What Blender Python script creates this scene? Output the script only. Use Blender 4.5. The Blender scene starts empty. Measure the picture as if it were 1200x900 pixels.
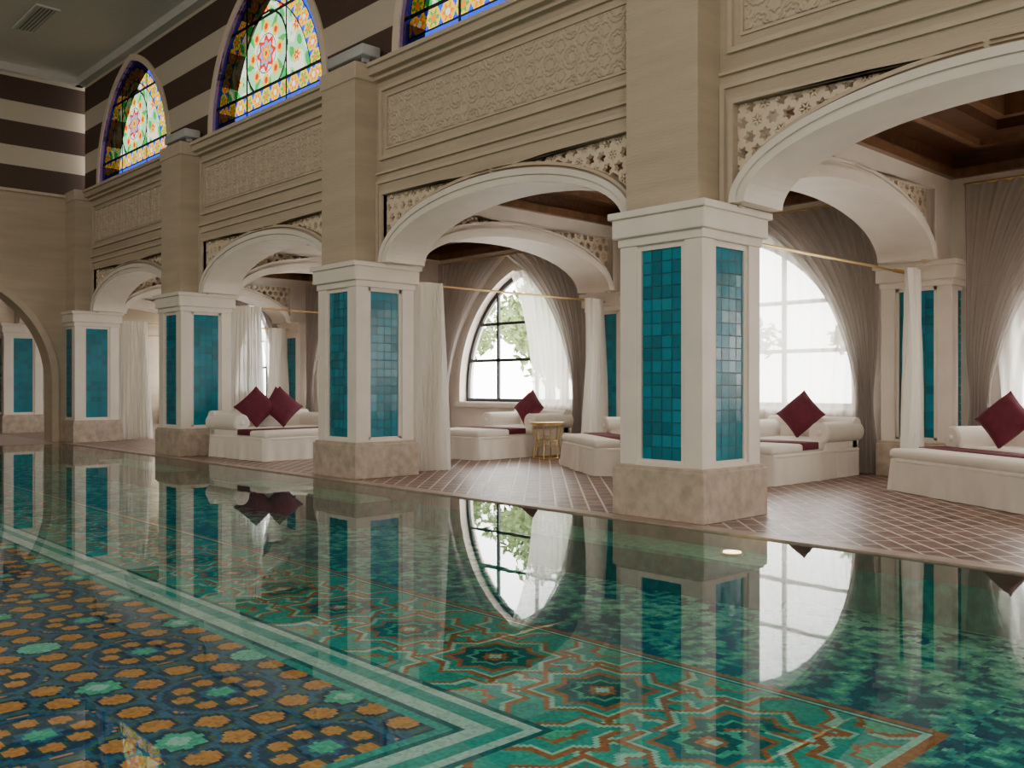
import bpy, bmesh, math, random
import numpy as np
from mathutils import Vector, Matrix
from mathutils.geometry import tessellate_polygon
random.seed(4); np.random.seed(4)
PI=math.pi
# ------------------------------------------------------------------ materials
def newmat(name):
    m=bpy.data.materials.new(name); m.use_nodes=True
    nt=m.node_tree; b=nt.nodes['Principled BSDF']; return m,nt,b
def L(nt,a,b): nt.links.new(a,b)
def simple(name,col,rough=.6,metal=0,var=.0,scale=8,bump=0,bscale=60,stretch=(1,1,1),spec=None):
    m,nt,b=newmat(name)
    b.inputs['Base Color'].default_value=(*col,1); b.inputs['Roughness'].default_value=rough; b.inputs['Metallic'].default_value=metal
    if spec is not None: b.inputs['Specular IOR Level'].default_value=spec
    g=nt.nodes.new('ShaderNodeNewGeometry'); mp=nt.nodes.new('ShaderNodeMapping'); L(nt,g.outputs['Position'],mp.inputs[0])
    mp.inputs['Scale'].default_value=stretch
    if var>0:
        n=nt.nodes.new('ShaderNodeTexNoise'); n.inputs['Scale'].default_value=scale; n.inputs['Detail'].default_value=5
        L(nt,mp.outputs[0],n.inputs['Vector'])
        r=nt.nodes.new('ShaderNodeMapRange'); r.inputs[1].default_value=.3; r.inputs[2].default_value=.7
        r.inputs[3].default_value=1-var; r.inputs[4].default_value=1+var
        L(nt,n.outputs[0],r.inputs[0])
        mx=nt.nodes.new('ShaderNodeVectorMath'); mx.operation='SCALE'; mx.inputs[0].default_value=col
        L(nt,r.outputs[0],mx.inputs['Scale']); L(nt,mx.outputs[0],b.inputs['Base Color'])
    if bump>0:
        n=nt.nodes.new('ShaderNodeTexNoise'); n.inputs['Scale'].default_value=bscale; n.inputs['Detail'].default_value=4
        L(nt,mp.outputs[0],n.inputs['Vector'])
        bp=nt.nodes.new('ShaderNodeBump'); bp.inputs['Strength'].default_value=bump; bp.inputs['Distance'].default_value=.01
        L(nt,n.outputs[0],bp.inputs['Height']); L(nt,bp.outputs[0],b.inputs['Normal'])
    return m
M_white=simple('painted_plaster_white',(.78,.71,.63),.55,var=.05,scale=3)
M_beige=simple('sand_plaster',(.49,.40,.295),.8,var=.10,scale=3,bump=.8,bscale=40,stretch=(.25,.25,2.2))
M_trim=simple('carved_trim_plaster',(.53,.435,.33),.7,var=.06,scale=6)
M_lattice=simple('lattice_plaster',(.70,.58,.44),.7)
M_stone=simple('plinth_limestone',(.46,.375,.30),.35,var=.22,scale=9,bump=.1)
M_core=simple('grout_dark',(.02,.12,.16),.6)
M_wood=simple('mahogany_wood',(.09,.038,.02),.35,var=.35,scale=4,stretch=(.4,4,4))
M_woodl=simple('mahogany_trim',(.18,.09,.045),.35,var=.3,scale=6)
M_linen=simple('linen_upholstery',(.79,.735,.66),.85,var=.03,scale=5,bump=.15,bscale=25)
M_burg=simple('burgundy_velvet',(.11,.008,.026),.8,var=.2,scale=12)
M_brass=simple('brass',(.62,.43,.17),.28,metal=1)
M_black=simple('black_window_frame',(.02,.02,.022),.4)
M_ceil=simple('ceiling_paint',(.56,.545,.52),.8,var=.03)
M_vent=simple('vent_metal',(.12,.12,.12),.5)
M_lamp=simple('lamp_housing',(.45,.46,.46),.4)
M_outg=simple('terrace_sand',(.75,.72,.66),.9,var=.1)
M_bark=simple('bark',(.15,.09,.05),.9)
M_leaf=simple('foliage',(.15,.21,.075),.8,var=.6,scale=3)
M_deck=simple('deck_stone',(.36,.27,.22),.4,var=.2)

def stripes():
    m,nt,b=newmat('striped_stone_wall'); b.inputs['Roughness'].default_value=.8
    g=nt.nodes.new('ShaderNodeNewGeometry'); s=nt.nodes.new('ShaderNodeSeparateXYZ'); L(nt,g.outputs['Position'],s.inputs[0])
    def mth(op,a,bv):
        n=nt.nodes.new('ShaderNodeMath'); n.operation=op
        L(nt,a,n.inputs[0])
        n.inputs[1].default_value=bv; return n.outputs[0]
    z=mth('SUBTRACT',s.outputs[2],5.32); z=mth('DIVIDE',z,.925); fr=mth('FRACT',z,0); st=mth('LESS_THAN',fr,.55)
    up=mth('GREATER_THAN',s.outputs[2],5.32)
    mu=nt.nodes.new('ShaderNodeMath'); mu.operation='MULTIPLY'; L(nt,st,mu.inputs[0]); L(nt,up,mu.inputs[1])
    mx=nt.nodes.new('ShaderNodeMix'); mx.data_type='RGBA'
    mx.inputs['A'].default_value=(.54,.47,.38,1); mx.inputs['B'].default_value=(.07,.04,.028,1)
    L(nt,mu.outputs[0],mx.inputs['Factor']); L(nt,mx.outputs['Result'],b.inputs['Base Color'])
    n=nt.nodes.new('ShaderNodeTexNoise'); n.inputs['Scale'].default_value=35
    mp=nt.nodes.new('ShaderNodeMapping'); mp.inputs['Scale'].default_value=(.25,.25,2.2); L(nt,g.outputs['Position'],mp.inputs[0]); L(nt,mp.outputs[0],n.inputs['Vector'])
    bp=nt.nodes.new('ShaderNodeBump'); bp.inputs['Strength'].default_value=.5; bp.inputs['Distance'].default_value=.01
    L(nt,n.outputs[0],bp.inputs['Height']); L(nt,bp.outputs[0],b.inputs['Normal'])
    return m
M_stripe=stripes()

def brickfloor():
    m,nt,b=newmat('terracotta_brick_floor')
    g=nt.nodes.new('ShaderNodeNewGeometry'); mp=nt.nodes.new('ShaderNodeMapping'); L(nt,g.outputs['Position'],mp.inputs[0])
    mp.inputs['Rotation'].default_value=(0,0,math.radians(45))
    br=nt.nodes.new('ShaderNodeTexBrick'); L(nt,mp.outputs[0],br.inputs['Vector'])
    br.inputs['Color1'].default_value=(.115,.052,.038,1); br.inputs['Color2'].default_value=(.20,.10,.075,1)
    br.inputs['Mortar'].default_value=(.56,.49,.43,1); br.inputs['Scale'].default_value=1
    br.inputs['Brick Width'].default_value=.32; br.inputs['Row Height'].default_value=.16
    br.inputs['Mortar Size'].default_value=.012; br.inputs['Mortar Smooth'].default_value=.2
    L(nt,br.outputs['Color'],b.inputs['Base Color'])
    n=nt.nodes.new('ShaderNodeTexNoise'); n.inputs['Scale'].default_value=6; L(nt,mp.outputs[0],n.inputs['Vector'])
    r=nt.nodes.new('ShaderNodeMapRange'); r.inputs[3].default_value=.25; r.inputs[4].default_value=.5; L(nt,n.outputs[0],r.inputs[0]); L(nt,r.outputs[0],b.inputs['Roughness'])
    b.inputs['Specular IOR Level'].default_value=.35
    bp=nt.nodes.new('ShaderNodeBump'); bp.inputs['Strength'].default_value=.3; bp.inputs['Distance'].default_value=.004; bp.invert=True
    L(nt,br.outputs['Fac'],bp.inputs['Height']); L(nt,bp.outputs[0],b.inputs['Normal'])
    return m
M_floor=brickfloor()

def attrmat(name,rough,spec=.5):
    m,nt,b=newmat(name); a=nt.nodes.new('ShaderNodeAttribute'); a.attribute_name='Col'
    L(nt,a.outputs['Color'],b.inputs['Base Color']); b.inputs['Roughness'].default_value=rough
    b.inputs['Specular IOR Level'].default_value=spec
    return m
M_tile=attrmat('glazed_turquoise_tile',.2,.45)
M_mosaic=attrmat('pool_mosaic',.5,.1)

def glassmat():
    m,nt,b=newmat('stained_glass'); nt.nodes.remove(b)
    a=nt.nodes.new('ShaderNodeAttribute'); a.attribute_name='Col'
    t=nt.nodes.new('ShaderNodeBsdfTransparent'); L(nt,a.outputs['Color'],t.inputs[0])
    gl=nt.nodes.new('ShaderNodeBsdfGlossy'); gl.inputs['Roughness'].default_value=.1; gl.inputs['Color'].default_value=(.5,.5,.5,1)
    mx=nt.nodes.new('ShaderNodeMixShader'); mx.inputs[0].default_value=.03
    L(nt,t.outputs[0],mx.inputs[1]); L(nt,gl.outputs[0],mx.inputs[2])
    L(nt,mx.outputs[0],nt.nodes['Material Output'].inputs[0]); return m
M_sglass=glassmat()

def water():
    m,nt,b=newmat('pool_water'); nt.nodes.remove(b)
    t=nt.nodes.new('ShaderNodeBsdfTransparent'); t.inputs[0].default_value=(.90,1,.99,1)
    gl=nt.nodes.new('ShaderNodeBsdfGlossy'); gl.inputs['Roughness'].default_value=.0; gl.inputs['Color'].default_value=(.95,.97,.97,1)
    fr=nt.nodes.new('ShaderNodeFresnel'); fr.inputs[0].default_value=1.36
    g=nt.nodes.new('ShaderNodeNewGeometry')
    n=nt.nodes.new('ShaderNodeTexNoise'); n.inputs['Scale'].default_value=3.5; n.inputs['Detail'].default_value=2
    L(nt,g.outputs['Position'],n.inputs['Vector'])
    bp=nt.nodes.new('ShaderNodeBump'); bp.inputs['Strength'].default_value=.03; bp.inputs['Distance'].default_value=.008
    L(nt,n.outputs[0],bp.inputs['Height']); L(nt,bp.outputs[0],gl.inputs['Normal'])
    mx=nt.nodes.new('ShaderNodeMixShader'); L(nt,fr.outputs[0],mx.inputs[0]); L(nt,t.outputs[0],mx.inputs[1]); L(nt,gl.outputs[0],mx.inputs[2])
    L(nt,mx.outputs[0],nt.nodes['Material Output'].inputs[0]); return m
M_water=water()

def sheer(name,col,transp,transl):
    m,nt,b=newmat(name); nt.nodes.remove(b)
    d=nt.nodes.new('ShaderNodeBsdfDiffuse'); d.inputs[0].default_value=(*col,1)
    tl=nt.nodes.new('ShaderNodeBsdfTranslucent'); tl.inputs[0].default_value=(*col,1)
    tp=nt.nodes.new('ShaderNodeBsdfTransparent')
    a=nt.nodes.new('ShaderNodeMixShader'); a.inputs[0].default_value=transl; L(nt,d.outputs[0],a.inputs[1]); L(nt,tl.outputs[0],a.inputs[2])
    c=nt.nodes.new('ShaderNodeMixShader'); c.inputs[0].default_value=transp; L(nt,a.outputs[0],c.inputs[1]); L(nt,tp.outputs[0],c.inputs[2])
    L(nt,c.outputs[0],nt.nodes['Material Output'].inputs[0]); return m
M_sheer=sheer('white_sheer',(.96,.94,.90),.22,.5)
M_sheer2=sheer('white_window_sheer',(.93,.91,.87),.35,.55)
M_gray=sheer('grey_sheer',(.50,.45,.43),.34,.55)

def emit(name,col,s):
    m,nt,b=newmat(name); b.inputs['Base Color'].default_value=(*col,1)
    b.inputs['Emission Color'].default_value=(*col,1); b.inputs['Emission Strength'].default_value=s; return m
M_poollight=emit('pool_light_lens',(1,.75,.35),9)

# ------------------------------------------------------------------ mesh builder
class MB:
    def __init__(s): s.v=[];s.f=[];s.m=[];s.s=[]
    def add(s,vs,fs,mat=0,smooth=False,M=None):
        o=len(s.v)
        for p in vs:
            p=Vector(p)
            if M is not None: p=M@p
            s.v.append(tuple(p))
        for f in fs: s.f.append(tuple(i+o for i in f)); s.m.append(mat); s.s.append(smooth)
    def box(s,x0,x1,y0,y1,z0,z1,mat=0,M=None):
        s.add([(x0,y0,z0),(x1,y0,z0),(x1,y1,z0),(x0,y1,z0),(x0,y0,z1),(x1,y0,z1),(x1,y1,z1),(x0,y1,z1)],
              [(0,3,2,1),(4,5,6,7),(0,1,5,4),(1,2,6,5),(2,3,7,6),(3,0,4,7)],mat,False,M)
    def rbox(s,x0,x1,y0,y1,z0,z1,r=.02,seg=3,mat=0,M=None,smooth=True):
        bm=bmesh.new(); bmesh.ops.create_cube(bm,size=1)
        for v in bm.verts: v.co=Vector(((x0+x1)/2+v.co.x*(x1-x0),(y0+y1)/2+v.co.y*(y1-y0),(z0+z1)/2+v.co.z*(z1-z0)))
        bmesh.ops.bevel(bm,geom=bm.edges[:],offset=r,segments=seg,profile=.5,affect='EDGES')
        bm.verts.ensure_lookup_table(); bm.verts.index_update()
        s.add([v.co.copy() for v in bm.verts],[[v.index for v in f.verts] for f in bm.faces],mat,smooth,M); bm.free()
    def plate(s,outer,holes,axis,t0,t1,mat=0,M=None):
        loops=[outer]+holes
        tris=tessellate_polygon([[Vector((p[0],p[1],0)) for p in lp] for lp in loops])
        flat=[p for lp in loops for p in lp]; n=len(flat)
        def mp(p,t): return (p[0],t,p[1]) if axis=='Y' else ((t,p[0],p[1]) if axis=='X' else (p[0],p[1],t))
        vs=[mp(p,t0) for p in flat]+[mp(p,t1) for p in flat]
        fs=[tuple(t) for t in tris]+[tuple(i+n for i in reversed(t)) for t in tris]
        o=0
        for lp in loops:
            k=len(lp)
            for i in range(k):
                a=o+i;b=o+(i+1)%k; fs.append((a,b,b+n,a+n))
            o+=k
        s.add(vs,fs,mat,False,M)
    def cyl(s,p0,p1,r0,r1=None,seg=16,mat=0,M=None):
        if r1 is None:r1=r0
        p0=Vector(p0);p1=Vector(p1);d=(p1-p0).normalized()
        a=d.orthogonal().normalized();b=d.cross(a)
        vs=[];
        for p,r in((p0,r0),(p1,r1)):
            for i in range(seg):
                t=2*PI*i/seg; vs.append(p+a*math.cos(t)*r+b*math.sin(t)*r)
        fs=[(i,(i+1)%seg,seg+(i+1)%seg,seg+i) for i in range(seg)]
        s.add(vs,fs,mat,True,M)
        s.add(vs[:seg],[tuple(range(seg))],mat,False,M); s.add(vs[seg:],[tuple(range(seg))],mat,False,M)
    def grid(s,fn,nu,nv,mat=0,smooth=True,M=None):
        vs=[fn(i/nu,j/nv) for j in range(nv+1) for i in range(nu+1)]
        fs=[(j*(nu+1)+i,j*(nu+1)+i+1,(j+1)*(nu+1)+i+1,(j+1)*(nu+1)+i) for j in range(nv) for i in range(nu)]
        s.add(vs,fs,mat,smooth,M)
    def mesh(s,name,mats,recalc=True):
        me=bpy.data.meshes.new(name); me.from_pydata(s.v,[],s.f)
        for m in mats: me.materials.append(m)
        me.polygons.foreach_set('material_index',s.m); me.polygons.foreach_set('use_smooth',s.s)
        if recalc:
            bm=bmesh.new(); bm.from_mesh(me); bmesh.ops.recalc_face_normals(bm,faces=bm.faces[:]); bm.to_mesh(me); bm.free()
        me.update(); return me
    def obj(s,name,mats,parent=None,recalc=True): return mkobj(name,s.mesh(name,mats,recalc),parent)
def mkobj(name,me,parent=None,loc=(0,0,0),rot=(0,0,0)):
    o=bpy.data.objects.new(name,me); bpy.context.scene.collection.objects.link(o); o.location=loc; o.rotation_euler=rot
    if parent: o.parent=parent
    return o
def empty(name,loc=(0,0,0),rz=0):
    o=bpy.data.objects.new(name,None); bpy.context.scene.collection.objects.link(o); o.location=loc; o.rotation_euler=(0,0,rz); o.empty_display_size=.2; return o
def quadmesh(name,P,C,mat):
    n=len(P); me=bpy.data.meshes.new(name)
    me.vertices.add(n*4); me.vertices.foreach_set('co',P.reshape(-1).astype(np.float32))
    me.loops.add(n*4); me.loops.foreach_set('vertex_index',np.arange(n*4,dtype=np.int32))
    me.polygons.add(n); me.polygons.foreach_set('loop_start',np.arange(0,n*4,4,dtype=np.int32))
    try: me.polygons.foreach_set('loop_total',np.full(n,4,dtype=np.int32))
    except Exception: pass
    me.update(calc_edges=True)
    ca=me.color_attributes.new('Col','FLOAT_COLOR','CORNER')
    cc=np.ones((n,4,4),dtype=np.float32); cc[:,:,:3]=C[:,None,:]
    ca.data.foreach_set('color',cc.reshape(-1))
    me.materials.append(mat); return me

# ------------------------------------------------------------------ layout constants
S=5.3; CX=[0.18-S*k for k in range(7)]
CY=7.1; WY=7.0; RY=12.4; EYE=1.19; XE=-21.2; CEIL=7.9; GC=4.3
BX=[(CX[k]+CX[k+1])/2 for k in range(6)]

def ell(A,B,x): return B*math.sqrt(max(0,1-(x/A)**2))
Z0=2.8
def archpts(A,B,n=40,cu=0): return [(cu+A*math.cos(t),Z0+B*math.sin(t)) for t in [PI*i/n for i in range(n+1)]]
def spandrel(A,B,side,top,sgn=1,cu=0,n=24):
    xe=A*math.sqrt(max(0,1-((top-Z0)/B)**2)) if (top-Z0)<B else 0.02
    pts=[(xe+(side-xe)*i/n) for i in range(n+1)]
    pts=[(x,Z0+ell(A,B,x)) for x in pts]; pts.append((side,top))
    return [(cu+sgn*x,z) for x,z in pts]
def inside(p,A,B,side,top,m):
    x,z=abs(p[0]),p[1]
    return x<side+m and z<top+m and z>Z0+ell(A-m,B-m,min(x,A-m)) and x>.3
def lattice(mb,A,B,side,top,axis,t0,t1,cu,mat):
    R=.088; dx=R*math.sqrt(3); dz=R*1.5
    for j in range(-2,14):
        for i in range(-18,19):
            u=i*dx+(dx/2 if j%2 else 0); z=Z0+j*dz+.05
            if not inside((u,z),A,B,side,top,.035): continue
            outer=[(cu+u+R*math.cos(PI/6+k*PI/3),z+R*math.sin(PI/6+k*PI/3)) for k in range(6)]
            ph=0 if (i+j)%2 else PI/6
            def rr(t): return .052+.013*math.cos(6*(t-ph))
            inner=[(cu+u+rr(t)*math.cos(t),z+rr(t)*math.sin(t)) for t in [2*PI*k/24 for k in range(24)]]
            mb.plate(outer,[inner],axis,t0,t1,mat)
            if (i-j)%3==0:
                for a in range(3):
                    t=a*PI/3+ph; c,s_=math.cos(t),math.sin(t); r=.058; w=.008
                    mb.plate([(cu+u-c*r-s_*w,z-s_*r+c*w),(cu+u+c*r-s_*w,z+s_*r+c*w),(cu+u+c*r+s_*w,z+s_*r-c*w),(cu+u-c*r+s_*w,z-s_*r-c*w)],[],axis,t0+.003,t1-.003,mat)

LA,LB,LS,LT=2.13,.86,2.10,3.68
IA,IB=1.97,.63
OA,OB=2.09,.76
def front_bay():
    mb=MB()
    h=S/2
    outer=[(-h,Z0)]+[(-OA,Z0)]+[p for p in reversed(archpts(OA,OB))][1:-1]+[(OA,Z0),(h,Z0),(h,5.3),(-h,5.3)]
    mb.plate(outer,[spandrel(LA,LB,LS,LT,1),spandrel(LA,LB,LS,LT,-1)],'Y',WY,WY+.5,0)
    ring=archpts(OA,OB)+list(reversed(archpts(IA,IB)))
    mb.plate(ring,[],'Y',WY-.06,WY+.58,1)
    ring=archpts(OA+.02,OB+.025)+list(reversed(archpts(OA-.045,OB-.045)))
    mb.plate(ring,[],'Y',WY-.085,WY-.05,1)
    for sg in(1,-1):
        o=spandrel(LA-.035,LB-.035,LS+.05,LT+.05,sg); i=spandrel(LA+.0,LB+.0,LS,LT,sg)
        mb.plate(o,[i],'Y',WY-.035,WY+.05,2)
    lattice(mb,LA,LB,LS,LT,'Y',WY+.05,WY+.10,0,3)
    for (x,z,w,d) in((2.24,3.83,.04,.03),(2.24,3.95,.025,.04)):
        mb.box(-x,x,WY-d,WY+.01,z,z+w,2)
    for sg in(1,-1):
        x0,x1=sorted((sg*2.19,sg*2.24)); mb.box(x0,x1,WY-.03,WY+.01,Z0,3.83,2)
    def fr(x,za,zb,w,d):
        mb.plate([(-x,za),(x,za),(x,zb),(-x,zb)],[[(-x+w,za+w),(x-w,za+w),(x-w,zb-w),(-x+w,zb-w)]],'Y',WY-d,WY+.01,2)
    fr(2.15,4.13,5.07,.045,.04); fr(2.03,4.26,4.96,.025,.02)
    U,V0,V1=1.99,4.30,4.92
    nu,nv=400,62
    P=.31
    def relief(u,v):
        a=((u/P+.5)%1-.5)*P; b=(((v-4.61)/P+.5)%1-.5)*P
        q1=max(abs(a),abs(b)); q2=(abs(a)+abs(b))/1.41421; s1=min(q1,q2); o1=max(q1,q2)
        a2=((u/P)%1-.5)*P; b2=(((v-4.61)/P)%1-.5)*P
        r1=max(abs(a2),abs(b2)); r2=(abs(a2)+abs(b2))/1.41421; s2=min(r1,r2)
        k=0
        for val,c in((s1,.055),(s2,.055),(o1,.112),(s1,.09)):
            if abs(val-c)<.009:k=1
        return k
    mb.grid(lambda a,b:(-U+2*U*a,WY-.003-.014*relief(-U+2*U*a,V0+(V1-V0)*b),V0+(V1-V0)*b),nu,nv,2,False)
    mb.box(-h,h,WY-.08,WY+.5,5.17,5.22,2); mb.box(-h,h,WY-.16,WY+.5,5.22,5.36,0); mb.box(-h,h,WY-.2,WY+.5,5.32,5.37,2)
    return mb.mesh('arcade_bay',[M_beige,M_white,M_trim,M_lattice])
me_front=front_bay()
wf=empty('wall_arcade')
for k in range(5):
    mkobj('arcade_bay',me_front,wf,(BX[k],0,0))

def column_mesh():
    mb=MB()
    mb.rbox(-.51,.51,-.51,.51,0,.44,.008,1,1,smooth=False); 
    mb.rbox(-.49,.49,-.49,.49,.43,.47,.01,1,1,smooth=False)
    mb.box(-.415,.415,-.415,.415,.40,2.55,2)
    a,b=.225,.46
    for sx in(1,-1):
        for sy in(1,-1):
            x2,x3=sorted((sx*.27,sx*b)); y2,y3=sorted((sy*.27,sy*b))
            mb.rbox(x2,x3,y2,y3,.47,2.5,.006,1,0,smooth=False)
            i0,i1=sorted((sx*a,sx*.44)); j0,j1=sorted((sy*a,sy*.44))
            mb.box(i0,i1,j0,j1,.47,2.5,0)
    mb.box(-.44,.44,-.44,.44,.465,.53,0); mb.box(-.44,.44,-.44,.44,2.43,2.5,0)
    mb.box(-.455,.455,-.455,.455,.465,.5,0)
    mb.rbox(-.475,.475,-.475,.475,2.48,2.58,.006,1,0,smooth=False)
    mb.rbox(-.515,.515,-.515,.515,2.56,2.745,.014,2,0,smooth=False)
    mb.rbox(-.545,.545,-.545,.545,2.735,2.80,.01,2,0,smooth=False)
    return mb.mesh('column_shaft',[M_white,M_stone,M_core])
me_col=column_mesh()
def tiles_mesh():
    P=[];C=[]
    W=.45;H=1.90;nc,nr=4,17; tw=W/nc; th=H/nr; g=.005
    rnd=random.Random(7)
    for side in range(4):
        R=Matrix.Rotation(side*PI/2,3,'Z')
        for i in range(nc):
            for j in range(nr):
                x0=-W/2+i*tw+g;x1=x0+tw-2*g;z0=.53+j*th+g;z1=z0+th-2*g
                tx=rnd.uniform(-.0012,.0012);tz=rnd.uniform(-.0012,.0012)
                q=[(x0,-.424-tx-tz,z0),(x1,-.424+tx-tz,z0),(x1,-.424+tx+tz,z1),(x0,-.424-tx+tz,z1)]
                P.append([tuple(R@Vector(p)) for p in q])
                k=rnd.uniform(.72,1.22)
                C.append((.002*k,.185*k+.02*rnd.random(),.28*k))
    return quadmesh('tile_panel',np.array(P),np.array(C),M_tile)
me_tiles=tiles_mesh()
def pil_mesh():
    mb=MB(); mb.box(-.40,.40,-.44,.1,Z0,5.2,0); mb.rbox(-.43,.43,-.46,.1,5.16,5.38,.01,1,1,smooth=False)
    return mb.mesh('pilaster',[M_beige,M_trim])
me_pil=pil_mesh()
for k in range(0,7):
    e=empty('tiled_column',(CX[k],CY,0)); mkobj('shaft',me_col,e); mkobj('tile_panels',me_tiles,e)
    if k<5: mkobj('pilaster',me_pil,e)
for k in range(0,7):
    e=empty('tiled_wall_column',(CX[k],RY+.08,0)); mkobj('shaft',me_col,e); mkobj('tile_panels',me_tiles,e)

def trans_mesh():
    mb=MB(); c=(CY+RY)/2-.02; A0=7.35; A1=RY
    def P(pts): return [(c+x,z) for x,z in pts]
    outer=[(A0,Z0),(c-OA,Z0)]+P(list(reversed(archpts(OA,OB)))[1:-1])+[(c+OA,Z0),(A1,Z0),(A1,GC),(A0,GC)]
    mb.plate(outer,[P(spandrel(LA,LB,LS,LT,1)),P(spandrel(LA,LB,LS,LT,-1))],'X',-.3,.3,0)
    mb.plate(P(archpts(OA,OB)+list(reversed(archpts(IA,IB)))),[],'X',-.36,.36,0)
    for sg in(1,-1):
        o=spandrel(LA-.035,LB-.035,LS+.05,LT+.05,sg); i=spandrel(LA,LB,LS,LT,sg)
        mb.plate(P(o),[P(i)],'X',.29,.33,0); mb.plate(P(o),[P(i)],'X',-.33,-.29,0)
    lattice(mb,LA,LB,LS,LT,'X',.16,.22,c,1)
    return mb.mesh('transverse_arch',[M_white,M_lattice])
me_tr=trans_mesh()
wt=empty('wall_transverse_arches')
for k in range(0,6): mkobj('transverse_arch',me_tr,wt,(CX[k],0,0))

def pointed(w,zs,h,z0=None,n=24,off=0):
    R=(w*w+h*h)/(2*w); cx=w-R; Ro=R+off
    tmax=math.acos(max(-1,min(1,(0-cx)/Ro)))
    right=[(cx+Ro*math.cos(tmax*i/n),zs+Ro*math.sin(tmax*i/n)) for i in range(n+1)]
    left=[(-x,z) for x,z in reversed(right)][1:]
    pts=right+left
    if z0 is not None: pts=[(w+off,z0)]+pts+[(-w-off,z0)]
    return pts
WW,WS,WH,WSILL=1.62,1.15,2.3,.88
def rear_bay():
    mb=MB(); h=S/2
    mb.plate([(-h,-.0),(h,0),(h,GC),(-h,GC)],[pointed(WW,WS,WH,WSILL)],'Y',RY,RY+.3,0)
    fr=pointed(WW,WS,WH,WSILL,off=.10); fr[0]=(fr[0][0],WSILL-.08);fr[-1]=(fr[-1][0],WSILL-.08)
    mb.plate(fr,[pointed(WW,WS,WH,WSILL)],'Y',RY-.06,RY+.02,1)
    mb.box(-WW-.16,WW+.16,RY-.12,RY+.02,WSILL-.1,WSILL-.02,1)
    return mb.mesh('rear_wall_bay',[M_white,M_white])
me_rear=rear_bay()
wr=empty('wall_rear')
for k in range(6): mkobj('wall_bay',me_rear,wr,(BX[k],0,0))
def rear_window():
    mb=MB(); ins=pointed(WW-.07,WS,WH-.10,WSILL+.07); out=pointed(WW+.01,WS,WH+.01,WSILL-.01)
    mb.plate(out,[ins],'Y',RY+.12,RY+.18,0)
    R=(WW*WW+WH*WH)/(2*WW); cx=WW-R
    def top(x): return WS+math.sqrt(R*R-(abs(x)-cx)**2)
    for x in(-.65,.45): mb.box(x-.03,x+.03,RY+.125,RY+.175,WSILL,top(x),0)
    def half(z): return WW if z<WS else cx+math.sqrt(max(0,R*R-(z-WS)**2))
    for z,t in((1.72,.03),(2.45,.03)): mb.box(-half(z),half(z),RY+.125,RY+.175,z-t,z+t,0)
    return mb.mesh('window_frame',[M_black])
me_win=rear_window()
for k in range(6): mkobj('window_%d'%(k+1),me_win,None,(BX[k],0,0))

def gceil():
    mb=MB(); x0,x1=-S/2+.3,S/2-.3; y0,y1=WY+.5,RY
    mb.box(-S/2,S/2,WY+.4,RY+.3,GC+.35,GC+.4,0)
    def frame(m,z0,z1,w,mt):
        mb.plate([(x0+m,y0+m),(x1-m,y0+m),(x1-m,y1-m),(x0+m,y1-m)],[[(x0+m+w,y0+m+w),(x1-m-w,y0+m+w),(x1-m-w,y1-m-w),(x0+m+w,y1-m-w)]],'Z',z0,z1,mt)
    frame(-.02,GC-.42,GC-.30,.10,1); frame(-.02,GC-.34,GC-.05,.06,0); frame(-.02,GC-.12,GC+.36,.5,0); frame(.46,GC-.18,GC-.08,.1,1); frame(.5,GC-.1,GC+.1,.35,0); frame(.85,GC+.02,GC+.36,.12,1)
    cx=0; cy=(y0+y1)/2
    for a in range(-14,15):
        for ang in(PI/4,-PI/4):
            M=Matrix.Translation((a*.22,cy,GC+.3))@Matrix.Rotation(ang,4,'Z')
            mb.box(-1.6,1.6,-.015,.015,-.01,.02,1,M)
    return mb.mesh('gallery_ceiling_bay',[M_wood,M_woodl])
me_gc=gceil(); cg=empty('ceiling_gallery')
for k in range(6): mkobj('coffer_bay',me_gc,cg,(BX[k],0,0))
mb=MB(); mb.box(XE-8.5,3,WY+.45,RY+.3,5.0,5.15); mb.obj('ceiling_roof_slab',[M_beige])

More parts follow.
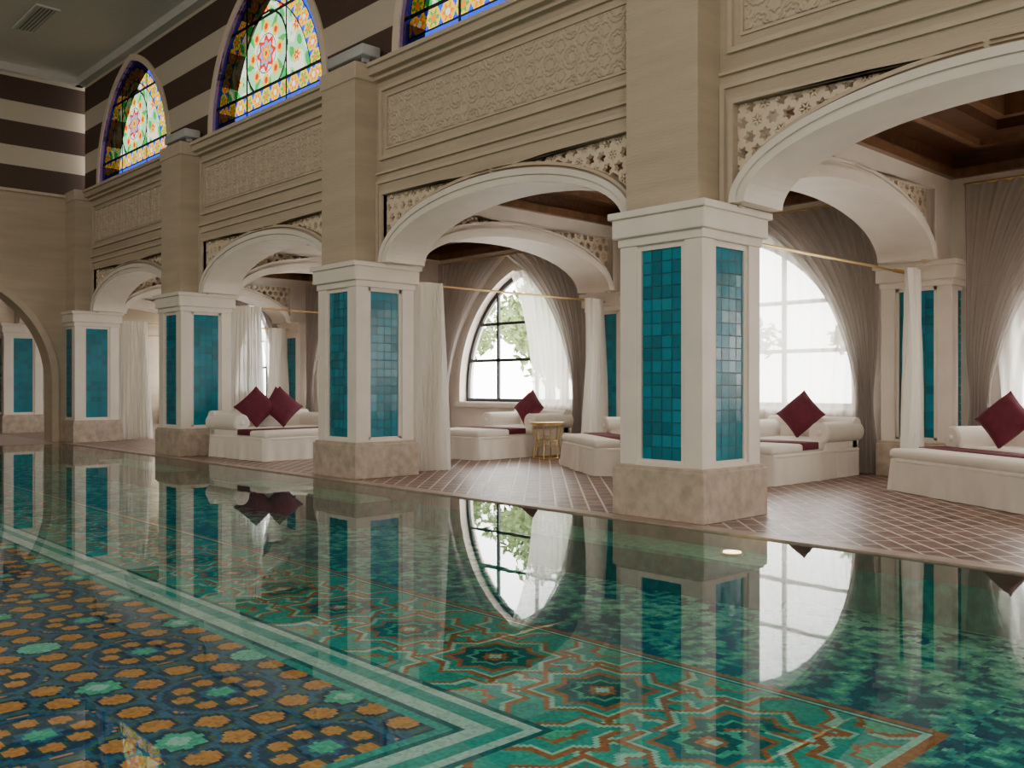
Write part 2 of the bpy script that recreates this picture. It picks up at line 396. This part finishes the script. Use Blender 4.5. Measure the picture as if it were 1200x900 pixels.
SW,SH,SZ=1.76,2.16,5.46
def cler():
    mb=MB(); h=S/2
    win=pointed(SW,SZ,SH)
    mb.plate([(-h,5.3),(h,5.3),(h,CEIL),(-h,CEIL)],[win],'Y',WY,WY+.4,0)
    mb.plate(pointed(SW,SZ-.0,SH,off=.12)+list(reversed(pointed(SW,SZ,SH))),[],'Y',WY-.03,WY+.1,1)
    mb.box(-SW-.16,SW+.16,WY-.06,WY+.02,SZ-.12,SZ,1)
    return mb.mesh('clerestory_bay',[M_stripe,M_lattice])
me_cl=cler(); wc=empty('wall_clerestory')
for k in range(0,4): mkobj('clerestory_bay',me_cl,wc,(BX[k],0,0))
def stained():
    d=.0125; us=np.arange(-SW,SW,d); vs=np.arange(0,SH,d)
    U,V=np.meshgrid(us+d/2,vs+d/2)
    R=(SW*SW+SH*SH)/(2*SW); cx=SW-R
    da=R-np.sqrt((np.abs(U)-cx)**2+V**2); D=np.minimum(da,V)
    C=np.zeros(U.shape+(3,))
    def put(mask,c): C[mask]=c
    red=(.80,.02,.01); yel=(1.0,.62,.02); org=(1.0,.27,.01); grn=(.04,.45,.09); mint=(.38,.80,.42); blue=(.02,.08,.90); pur=(.25,.10,.75); wht=(.85,.95,.75); lead=(.01,.01,.01); sky=(.15,.45,.85)
    put(D>-10,wht)
    a=U*5.2; b=V*5.2
    n1=np.sin(a*1.7)*np.sin(b*1.9)+.6*np.sin(a*3.1+b*2.2)
    put(n1>.05,mint); put(n1>.6,grn); put(n1<-.75,mint); put(n1<-1.05,grn)
    P=.46
    fu=((U/P+.5)%1-.5)*P; fv=(((V-.2)/P+.5)%1-.5)*P; fr=np.hypot(fu,fv); ft=np.arctan2(fv,fu)
    put(fr<.10+.03*np.cos(6*ft),yel); put(fr<.055+.02*np.cos(6*ft),red); put(fr<.02,wht)
    rr=np.hypot(U,V-.92); tt=np.arctan2(V-.92,U)
    put(rr<.66,mint); put((rr<.62)&(np.sin(8*tt)*.5+.5>rr/.62),grn); put(np.abs(rr-.64)<.02,lead)
    put(rr<.44+.05*np.cos(8*tt),wht)
    for R0,N,c1,c2 in((.42,8,red,yel),):
        k=2*PI/N; t2=((tt/k+.5)%1-.5)*k; px=rr*np.cos(t2)-R0; py=rr*np.sin(t2); q=np.hypot(px,py)
        put(q<.10,c2); put(q<.05,c1)
    put(rr<.25+.04*np.cos(8*tt),red); put(rr<.18+.03*np.cos(8*tt),sky); put(rr<.13+.03*np.cos(8*tt),org); put(rr<.08,yel); put(rr<.04,red)
    put((np.abs(rr-.30)<.008),lead)
    ang=np.arctan2(V,np.abs(U)-cx)*R; ang=np.where(V<da,U,ang)
    Bd=D<.40
    put(Bd,yel)
    p=.28; s=((ang/p+.5)%1-.5)*p; t=D-.25; r=np.hypot(s,t); th=np.arctan2(t,s)
    put(Bd&(r>.135),blue); put(Bd&(r<.13+.02*np.cos(6*th)),yel); put(Bd&(r<.085+.03*np.cos(6*th)),org); put(Bd&(r<.045),wht)
    alt=(np.floor(ang/p+.5)%2)==0
    put(Bd&alt&(r<.085+.03*np.cos(6*th)),grn); put(Bd&alt&(r<.05),org)
    put(D<.12,blue); put(D<.06,pur)
    for v in(.125,.395): put(np.abs(D-v)<.010,lead)
    for u0 in(-.62,.62): put((np.abs(U-u0)<.022),lead)
    for v0 in(.40,1.50): put((np.abs(V-v0)<.022),lead)
    C*=(.85+.3*np.random.rand(*U.shape))[...,None]
    C=np.clip(C,0,1)
    K=(da>-.03)
    U0=U[K]-d/2;V0=V[K]-d/2;C=C[K]
    Z=np.zeros_like(U0)
    P4=np.stack([np.stack([U0,Z,V0],-1),np.stack([U0+d,Z,V0],-1),np.stack([U0+d,Z,V0+d],-1),np.stack([U0,Z,V0+d],-1)],1)
    return quadmesh('stained_glass',P4,C*.125,M_sglass)
me_sg=stained()
for k in range(0,4): mkobj('window_%d'%(k+7),me_sg,None,(BX[k],WY+.05,SZ))

mb=MB()
EY0=-8.0; ac=3.95; AH=2.2
arch=[(ac+y,z) for y,z in pointed(2.42,1.3,AH,-.5)]
outer=[(EY0,-.5),(ac-2.42,-.5)]+list(reversed(arch))[1:-1]+[(ac+2.42,-.5),(WY+.4,-.5),(WY+.4,5.32),(EY0,5.32)]
mb.plate(outer,[],'X',XE-.5,XE,0)
fr=[(ac+y,z) for y,z in pointed(2.42,1.3,AH,0,off=.14)]; fi=[(ac+y,z) for y,z in pointed(2.42,1.3,AH,0,off=0)]
mb.plate(fr+list(reversed(fi)),[],'X',XE-.02,XE+.05,1)
mb.box(XE-.5,XE,EY0,WY+.4,5.32,CEIL,2)
mb.box(XE-.1,XE+.06,EY0,WY-.2,5.27,5.33,1)
mb.obj('wall_end_arch',[M_beige,M_trim,M_stripe])
mb=MB(); mb.box(-29.5,-29.2,-8,RY+.3,-.5,5.3); mb.box(-29.2,XE-.5,-8.3,-8,-.5,5.3); mb.obj('wall_vestibule',[M_beige])
mb=MB(); mb.box(-29.5,XE-.5,-8,WY+.1,5.3,5.4); mb.obj('ceiling_vestibule',[M_ceil])
mb=MB(); mb.box(XE-.5,3.5,-8.3,-8,-.5,CEIL); mb.obj('wall_opposite',[M_beige])
mb=MB(); mb.box(3.2,3.5,-8,RY+.3,-.5,CEIL); mb.obj('wall_near_end',[M_beige])
mb=MB(); mb.box(XE-.5,3.5,-8.3,WY+.4,CEIL,CEIL+.2); 
mb.obj('ceiling',[M_ceil])
mb=MB(); mb.box(XE,3.2,WY-.16,WY,CEIL-.16,CEIL,0); mb.box(XE,XE+.16,-8,WY,CEIL-.16,CEIL,0); mb.obj('trim_ceiling_cornice',[M_ceil])
mb=MB(); 
mb.plate([(-.75,-.2),(.75,-.2),(.75,.2),(-.75,.2)],[[(-.7,-.15),(.7,-.15),(.7,.15),(-.7,.15)]],'Z',-.03,0,1)
mb.box(-.7,.7,-.15,.15,-.005,0,0)
for i in range(5): mb.box(-.7,.7,-.13+i*.06,-.11+i*.06,-.025,-.0,1)
o=mb.obj('ceiling_vent',[M_vent,M_ceil]); o.location=(-18.2,5.2,CEIL)
mb=MB(); mb.rbox(-.42,.42,-.14,.14,.05,.19,.015,2,0); mb.box(-.3,-.26,-.05,.05,0,.06,0); mb.box(.26,.3,-.05,.05,0,.06,0); mb.box(-.38,.38,-.05,.1,.19,.195,0)
mfl=mb.mesh('floodlight',[M_lamp])
for k in range(1,4): mkobj('ledge_floodlight',mfl,None,(CX[k]+.15,CY-.3,5.385))

PY=6.47; PX0=-20.7; PX1=3.2; PY0=-4
mb=MB(); mb.box(-29.5,3.2,PY+.0,RY+.3,-.12,0); mb.obj('floor_gallery',[M_floor])
mb=MB(); mb.box(PX0-.0,3.2,PY-.05,PY+.13,-.14,.002); mb.box(-29.2,PX0,-8,PY,-.12,0); mb.box(PX0,3.2,-8,PY0,-.12,0); mb.obj('floor_pool_deck',[M_deck])
DEP=.45
def pool_color(X,Y):
    n=X.shape
    C=np.zeros(n+(3,))
    def vn(sc,seed):
        rs=np.random.RandomState(seed); G=rs.rand(256,256)
        a=(X*sc)%256;b=(Y*sc)%256
        i=np.floor(a).astype(int)%256;j=np.floor(b).astype(int)%256;fa=a-np.floor(a);fb=b-np.floor(b)
        return (G[i,j]*(1-fa)*(1-fb)+G[(i+1)%256,j]*fa*(1-fb)+G[i,(j+1)%256]*(1-fa)*fb+G[(i+1)%256,(j+1)%256]*fa*fb)
    mint=np.array((.50,.95,.78)); white=np.array((.66,.95,.84)); teal=np.array((.04,.52,.46)); dteal=np.array((.015,.22,.25)); brown=np.array((.62,.22,.09)); navy=np.array((.025,.08,.18)); green=np.array((.12,.66,.46)); blue=np.array((.05,.20,.38)); orange=np.array((.95,.38,.12)); olive=np.array((.12,.24,.14))
    def put(m,c): C[m]=c
    v=vn(22,1)*.6+vn(9,2)*.4
    g=np.clip((Y-4.6)/1.9,0,1)
    put(v>-1,np.array((.015,.18,.27))); put(v+g*.22>.48,np.array((.04,.46,.48))); put(v+g*.30>.62,green); put(v+g*.32>.76,np.array((.30,.92,.70))); put(vn(14,5)>.76,np.array((.02,.14,.28)))
    X1,Y1,X0,Y0=-1.75,4.48,-19.9,-2.6
    dx=np.minimum(X1-X,X-X0); dy=np.minimum(Y1-Y,Y-Y0); d=np.minimum(dx,dy)
    along=np.where(dy<dx,X,Y)
    m=(d>0)
    Wb=1.22; P=.86
    v_=d-.10-Wb/2
    def star(u,v):
        q1=np.maximum(np.abs(u),np.abs(v)); q2=(np.abs(u)+np.abs(v))/1.41421
        return np.minimum(q1,q2),np.maximum(q1,q2)
    u=(((along+3.29)/P+.5)%1-.5)*P
    s,o=star(u,v_)
    u2=(((along+3.29)/P)%1-.5)*P; s2,o2=star(u2,np.abs(v_)-Wb/2)
    s3,o3=star(u2,v_)
    put(m,teal); put(m&(vn(9,9)>.5),np.array((.06,.62,.52)))
    for w_,c_ in((.036,mint),(.016,brown)):
        put(m&(np.abs(np.abs(v_)-.0)<w_)&(s>.25),c_)
        put(m&(np.abs(np.abs(u)-np.abs(v_))<w_*1.4)&(s>.25)&(s2>.2),c_)
    put(m&(s3<.16),mint); put(m&(s3<.125),brown); put(m&(s3<.10),teal); put(m&(s3<.045),dteal)
    put(m&(s2<.25),brown); put(m&(s2<.218),mint); put(m&(s2<.19),teal); put(m&(s2<.12),brown); put(m&(s2<.09),green)
    put(m&(s<.325),brown); put(m&(s<.290),mint); put(m&(s<.262),teal); put(m&(s<.225),brown); put(m&(s<.195),dteal); put(m&(s<.135),green); put(m&(s<.105),np.array((.02,.16,.17)));put(m&(s<.06),brown); put(m&(s<.03),mint)
    put(m&(d<.10),dteal); put(m&(d<.045),brown); put((d>.055)&(d<.088),mint)
    e=.10+Wb
    put((d>e),dteal); put((d>e+.03),white); put((d>e+.10),teal); put(d>e+.20,white); put(d>e+.30,dteal); put(d>e+.34,teal)
    f=d>e+.40
    put(f,olive); put(f&(vn(12,3)>.5),np.array((.06,.17,.19)))
    H=.26; a=X/H; b=Y/(H*.866)
    row=np.floor(b+.5); sh=.5*(row%2); ax=a-sh; ix=np.floor(ax+.5); cu=(ax-ix)*H; cv=(b-row)*H*.866
    r=np.hypot(cu,cv)
    put(f&(r>.125),blue)
    put(f&(r<.108),navy); put(f&(r<.082),orange)
    G=H*4; a2=X/G; b2=Y/(H*.866*4); r2=np.floor(b2+.5); i2=np.floor(a2+.5); cu2=(a2-i2)*G; cv2=(b2-r2)*H*.866*4
    rr=np.hypot(cu2,cv2); q1=np.maximum(np.abs(cu2),np.abs(cv2)); q2=(np.abs(cu2)+np.abs(cv2))/1.41421; st=np.minimum(q1,q2)
    put(f&(rr<.17),olive); put(f&(np.abs(rr-.175)<.017),blue); put(f&(st<.115),navy); put(f&(st<.09),green); put(f&(st<.045),mint)
    idx=(i2*7+r2*13)%4
    put(f&(rr<.12)&(idx==0),np.array((.24,.78,.60)))
    a3=a2+.5; b3=b2+.5; r3=np.floor(b3+.5); i3=np.floor(a3+.5); c3=(a3-i3)*G; v3=(b3-r3)*H*.866*4; q=np.hypot(c3,v3)
    put(f&(q<.30),navy); put(f&(np.abs(q-.31)<.018),blue)
    th=np.arctan2(v3,c3)
    for R0,N,rd,cc in((.20,8,.054,orange),):
        k=2*PI/N; t2=((th/k+.5)%1-.5)*k; px=q*np.cos(t2)-R0; py=q*np.sin(t2)
        put(f&(px*px+py*py<(rd+.014)**2)&(q<.3),np.array((.05,.16,.15))); put(f&(px*px+py*py<rd*rd)&(q<.3),cc)
    q1=np.maximum(np.abs(c3),np.abs(v3)); q2=(np.abs(c3)+np.abs(v3))/1.41421
    put(f&(np.minimum(q1,q2)<.085),blue); put(f&(np.minimum(q1,q2)<.06),green)
    C*=(.78+.42*np.random.rand(*n))[...,None]
    return np.clip(C,0,.97)
def poolgrid(x0,x1,y0,y1,d):
    xs=np.arange(x0,x1-1e-6,d); ys=np.arange(y0,y1-1e-6,d); X,Y=np.meshgrid(xs,ys)
    C=pool_color(X+d/2,Y+d/2).reshape(-1,3); X=X.ravel();Y=Y.ravel(); Z=np.full_like(X,-DEP)
    P=np.stack([np.stack([X,Y,Z],-1),np.stack([X+d,Y,Z],-1),np.stack([X+d,Y+d,Z],-1),np.stack([X,Y+d,Z],-1)],1)
    return P,C
pe=empty('mosaic_pool')
for i,(a,b,c_,d_,s_) in enumerate(((-9,0.0,-1,PY,.02),(PX0,-9,-4,PY,.04),(-9,0,-4,-1,.06),(0,PX1,-4,PY,.06))):
    P,C=poolgrid(a,b,c_,d_,s_); mkobj('mosaic_bottom',quadmesh('mosaic_bottom',P,C,M_mosaic),pe)
mb=MB(); mb.box(PX0-.1,PX1,PY,PY+.1,-DEP-.05,-.12); mb.box(PX0-.1,PX0,PY0,PY,-DEP-.05,-.12); mb.box(PX0,PX1,PY0-.1,PY0,-DEP-.05,-.12); mb.box(PX0-.1,PX1,PY0,PY+.1,-DEP-.2,-DEP-.03)
M_pw=simple('pool_wall_tile',(.10,.5,.40),.4,var=.4,scale=14)
M_shelf=simple('shelf_tile',(.22,.72,.54),.4,var=.3,scale=16)
M_shelfe=simple('shelf_edge_tile',(.04,.26,.24),.4,var=.3,scale=16)
mb.obj('pool_walls',[M_pw],pe)
mb=MB()
for k in range(0,4):
    mb.box(CX[k]-1.45,CX[k]+1.45,5.95,PY,-DEP,-.16,1); mb.box(CX[k]-1.45,CX[k]+1.45,5.95,PY,-.16,-.13,0)
mb.obj('submerged_shelf',[M_shelf,M_shelfe],pe)
mb=MB(); mb.cyl((0,0,0),(0,0,.025),.09,.09,24,1); mb.cyl((0,0,.02),(0,0,.03),.07,.07,24,0)
mpl=mb.mesh('lens',[M_poollight,M_brass])
mkobj('underwater_light',mpl,None,(CX[1]+1.05,6.2,-.13))
mb=MB(); mb.add([(PX0,PY0,-.012),(PX1,PY0,-.012),(PX1,PY,-.012),(PX0,PY,-.012)],[(0,1,2,3)]); mb.obj('pool_water',[M_water],None,False)

def bunch_mesh(w,ztop,seed):
    rnd=random.Random(seed); mb=MB(); ph=rnd.random()*6; F=8
    def fn(a,b):
        z=ztop*(1-b)+.01
        ww=w*(.72+.12*math.sin(b*2.2+.3)+.30*b*b)
        t=a*F*2*PI+ph
        y=(a-.5)*ww+.012*math.sin(t*2)
        x=(.05+.04*b)*math.sin(t+.6*math.sin(b*3+a*5))+.03*math.sin(a*9+b*4)
        return (x,y,z)
    mb.grid(fn,120,26,0)
    def fn2(a,b):
        x,y,z=fn(a,b); return (-x*.8+.05,y*.92,z)
    mb.grid(fn2,120,26,0)
    return mb
M2=[bunch_mesh(.72,2.64,i).mesh('curtain_cloth',[M_sheer],False) for i in range(3)]
for k in range(0,6):
    e=empty('sheer_curtain_pair',(CX[k]+.02,0,0))
    y0=CY+.53; y1=RY-.40; yn=y0+(.24 if k==1 else .37)
    o=mkobj('drape_near',M2[k%3],e,(0.0 if k==1 else .12,yn,0),(0,0,0 if k==1 else -.25)); 
    if k==1: o.scale=(1,.6,1)
    mkobj('drape_far',M2[(k+1)%3],e,(.12,y1-.44,0),(0,0,.35))
    mb=MB(); mb.cyl((0,y0-.02,2.64),(0,y1+.02,2.64),.016,seg=12); 
    for y in(y0,y1): mb.cyl((0,y-.02,2.64),(0,y+.02,2.64),.04,seg=16)
    for i in range(8):
        for yc in(yn,y1-.44): mb.cyl((0,yc-.2+i*.055,2.64),(0,yc-.195+i*.055,2.64),.026,seg=12)
    mb.obj('curtain_rod',[M_brass],e)

def drape(side,yoff,top=3.72,xin=0.0,xo=2.08,xt=1.72,F=11,amp=.035):
    mb=MB()
    def inner(z):
        t=max(0,min(1,(top-z)/(top-1.0)))
        return xin+(xt-xin)*(1-(1-t)**2.1)**.9 if t<1 else xt
    def fn(a,b):
        z=top*(1-b)+.01
        xi=inner(z); pin=math.exp(-((z-1.0)/.5)**2)*.12
        x=xi+pin*.5+(xo-xi-pin)*a
        y=yoff+amp*math.sin(a*F*2*PI+b*2)+.012*math.sin(a*31+b*7)
        return (side*x,y,z)
    mb.grid(fn,120,44,0)
    return mb
for k in range(0,6):
    e=empty('window_drapery',(BX[k],0,0))
    for sd in(1,-1): drape(sd,RY-.26).obj('grey_drape',[M_gray],e,False)
    if k==2: drape(1,RY-.16,top=3.4,xin=.0,xo=1.8,xt=.60,F=9,amp=.02).obj('white_sheer',[M_sheer2],e,False)
    else:
        for sd in(1,-1): drape(sd,RY-.16,top=3.45,xin=-.0,xo=1.75,xt=.06 if k<2 else 1.1,F=9,amp=.02).obj('white_sheer',[M_sheer2],e,False)
    mb=MB(); mb.cyl((-2.1,RY-.24,3.74),(2.1,RY-.24,3.74),.018); mb.obj('drapery_rod',[M_brass],e)

def pillow(mb,c,s,t,rx,rz,mat):
    M=Matrix.Translation(c)@Matrix.Rotation(rz,4,'Z')@Matrix.Rotation(rx,4,'Y')@Matrix.Rotation(PI/4,4,'X')
    for sg in(1,-1):
        def fn(a,b):
            u=a*2-1;v=b*2-1
            k=1-.07*((1-v*v)*abs(u)**3); k2=1-.07*((1-u*u)*abs(v)**3)
            return (sg*t*((1-u**4)*(1-v**4))**.6*(1-.25*(u*u+v*v)/2),u*s*k,v*s*k2)
        mb.grid(fn,16,16,mat,True,M)
def daybed(loc,rz,Lh,W,pills=((.42,0,.1),),arms=(1,1),ps=.25):
    mb=MB()
    def ringpt(t,r):
        per=[( Lh-r,-W/2),(Lh,-W/2+r),(Lh,W/2-r),(Lh-r,W/2),(r,W/2),(0,W/2-r),(0,-W/2+r),(r,-W/2)]
        per=per+[per[0]]
        ls=[math.dist(per[i],per[i+1]) for i in range(8)]; T=sum(ls)*t
        for i in range(8):
            if T<=ls[i] or i==7:
                f=min(1,T/ls[i]); p=per[i];q=per[i+1]; return (p[0]+(q[0]-p[0])*f,p[1]+(q[1]-p[1])*f)
            T-=ls[i]
    N=200
    def fn(a,b):
        p=ringpt(a%1,.05); cx,cy=Lh/2,0; z=.36*(1-b)+.005
        k=.022+.016*b+.020*b*math.sin(a*2*PI*26)*math.sin(a*2*PI*5+1)+.010*b*math.sin(a*2*PI*9+1)
        dx,dy=p[0]-cx,p[1]-cy; l=math.hypot(dx,dy)
        return (p[0]+dx/l*k,p[1]+dy/l*k,z)
    mb.grid(fn,N,6,0)
    mb.rbox(.02,Lh-.02,-W/2+.02,W/2-.02,.04,.36,.03,2,0)
    # piping cord at skirt top
    for i in range(48):
        p=ringpt(i/48,.05);q=ringpt(((i+1)/48)%1,.05)
        if math.dist(p,q)>.001: mb.cyl((p[0],p[1],.352),(q[0],q[1],.352),.026,seg=8)
    xs=.20; split=min(1.0,Lh*.48)
    mb.rbox(xs,split+.0,-W/2+.02,W/2-.02,.365,.50,.05,4,0)
    mb.rbox(split+.0,Lh+.015,-W/2-.01,W/2+.01,.365,.48,.05,4,0)
    mb.rbox(0,.24,-W/2,W/2,.05,.66,.06,4,0); mb.cyl((.10,-W/2-.02,.66),(.10,W/2+.02,.66),.12,seg=24,mat=0)
    al=.92
    for sg,on in zip((-1,1),arms):
        if not on: continue
        y=sg*(W/2-.10)
        y0,y1=sorted((y-.10,y+.10)); mb.rbox(.0,al,y0-.0,y1+.0,.04,.58,.04,3,0)
        yc=y+sg*.03
        mb.cyl((-.0,yc,.59),(al+.02,yc,.59),.14,seg=28,mat=0)
        mb.cyl((al+.015,yc,.59),(al+.035,yc,.59),.145,.12,28,0)
        mb.cyl((al+.03,yc,.59),(al+.05,yc,.59),.05,.02,20,0)
    rx=split+.12; rw=.38
    mb.rbox(rx,rx+rw,-W/2-.018,W/2+.018,.465,.492,.008,1,1)
    for sg in(1,-1):
        y0,y1=sorted((sg*(W/2+.004),sg*(W/2+.02))); mb.rbox(rx,rx+rw,y0,y1,.40,.485,.005,1,1)
    for (px,py,pz) in pills:
        pillow(mb,(px,py,.49+ps*1.3),ps,.12,-.35,pz,1)
    o=mb.obj('chaise_daybed',[M_linen,M_burg]); o.location=loc; o.rotation_euler=(0,0,rz); return o
for k in range(0,4):
    daybed((-6.45-S*k,11.9,0),-PI/2,2.2,1.25)
def D(px,py,ang,Lh,W,pills):
    c,s=math.cos(ang),math.sin(ang)
    hx=px-Lh*c+(-s)*W/2; hy=py-Lh*s+c*W/2
    daybed((hx,hy,0),ang,Lh,W,pills)
D(-4.75,10.45,math.radians(-122),1.7,2.5,((.62,-.72,.35),(.42,.35,0)))
D(-9.62,10.1,math.radians(-122),1.6,1.8,((.42,-.35,.1),))
daybed((-15.05,7.95,0),math.radians(3),1.75,1.85,((.55,-.35,-.5),(.42,.2,.1),(.70,.05,-.3)),ps=.27)
daybed((-18.9,9.2,0),math.radians(60),1.9,1.4)
def table(loc):
    mb=MB(); 
    mb.cyl((0,0,.56),(0,0,.58),.28,seg=32); mb.cyl((0,0,.58),(0,0,.60),.285,.29,32); mb.cyl((0,0,.2),(0,0,.21),.2,seg=32)
    for i in range(6):
        t=i*PI/3; c,s=math.cos(t),math.sin(t)
        mb.cyl((.24*c,.24*s,0),(.20*c,.20*s,.3),.012,seg=8); mb.cyl((.20*c,.20*s,.3),(.25*c,.25*s,.57),.012,seg=8)
    for zz,r in((.3,.2),(.02,.24)):
        n=32
        for i in range(n):
            a=2*PI*i/n;b=2*PI*(i+1)/n; mb.cyl((r*math.cos(a),r*math.sin(a),zz),(r*math.cos(b),r*math.sin(b),zz),.01,seg=6)
    o=mb.obj('brass_side_table',[M_brass]); o.location=loc
table((-10.72,10.9,0)); table((-17.0,8.9,0))

mb=MB(); mb.box(-60,40,RY+.3,60,-.3,-.2); mb.obj('ground_terrace',[M_outg])
def tree(loc,s,seed):
    rnd=random.Random(seed); mb=MB()
    mb.cyl((0,0,0),(0,0,1.6*s),.14*s,.09*s,10,0)
    for i in range(6):
        a=rnd.random()*6.28; mb.cyl((0,0,(1.0+.1*i)*s),(math.cos(a)*.7*s,math.sin(a)*.7*s,(1.9+.12*i)*s),.05*s,.02*s,6,0)
    vs=[];fs=[]
    for i in range(2600):
        a=rnd.random()*6.28; b=math.acos(rnd.uniform(-1,1)); r=(1.2+.35*math.sin(3*a)+.25*math.sin(5*b))*s*rnd.uniform(.6,1)
        c=Vector((r*math.sin(b)*math.cos(a),r*math.sin(b)*math.sin(a),2.4*s+r*.8*math.cos(b)))
        d=Vector((rnd.uniform(-1,1),rnd.uniform(-1,1),rnd.uniform(-1,1))).normalized(); e=d.orthogonal().normalized(); q=.12*s
        o=len(vs); vs+= [c-d*q,c+e*q*.4,c+d*q,c-e*q*.4]; fs.append((o,o+1,o+2,o+3))
    mb.add(vs,fs,1)
    o=mb.obj('garden_tree',[M_bark,M_leaf],None,False); o.location=loc
for i,(x,y,s) in enumerate(((-18,19,1.2),(-21.5,22,1.5),(-14.5,21,1.1),(-10,22,1.1),(-25,20,1.3),(-4,21,1.2),(-30,24,1.5),(-24,26,1.5))): tree((x,y,-.2),s,i)

w=bpy.data.worlds.new('sky'); bpy.context.scene.world=w; w.use_nodes=True
bg=w.node_tree.nodes['Background']; bg.inputs[0].default_value=(1,.985,.96,1); bg.inputs[1].default_value=14
def area(name,loc,rot,sx,sy,e,col=(1,1,1)):
    l=bpy.data.lights.new(name,'AREA'); l.shape='RECTANGLE'; l.size=sx;l.size_y=sy;l.energy=e;l.color=col
    o=bpy.data.objects.new(name,l); bpy.context.scene.collection.objects.link(o); o.location=loc; o.rotation_euler=rot; return o
area('hall_fill_area',(-9,-3.0,7.7),(math.radians(18),0,0),18,3,720,(1,.93,.82))  # added overhead area lamp to brighten the hall; the ceiling has no opening
area('end_fill_area',(3.0,-1.5,4.6),(math.radians(90),0,math.radians(75)),5,4,620,(1,.93,.84))  # area lamp added to light the columns' near-end faces; no window in that wall
for k in range(0,6):
    l=bpy.data.lights.new('gallery_fill_spot','SPOT'); l.energy=170; l.spot_size=math.radians(155); l.spot_blend=1; l.shadow_soft_size=.04; l.color=(1,.85,.68)  # spots added to lift the gallery brightness, without any fitting
    o=bpy.data.objects.new('gallery_fill_spot',l); bpy.context.scene.collection.objects.link(o); o.location=(BX[k],9.7,GC+.2)

cam=bpy.data.cameras.new('camera'); co=bpy.data.objects.new('camera',cam); bpy.context.scene.collection.objects.link(co)
cam.sensor_width=36; cam.lens=32.4; cam.shift_y=.0025; cam.clip_end=300
co.location=(0,0,EYE); co.rotation_euler=(PI/2,0,math.asin(.728))
bpy.context.scene.camera=co
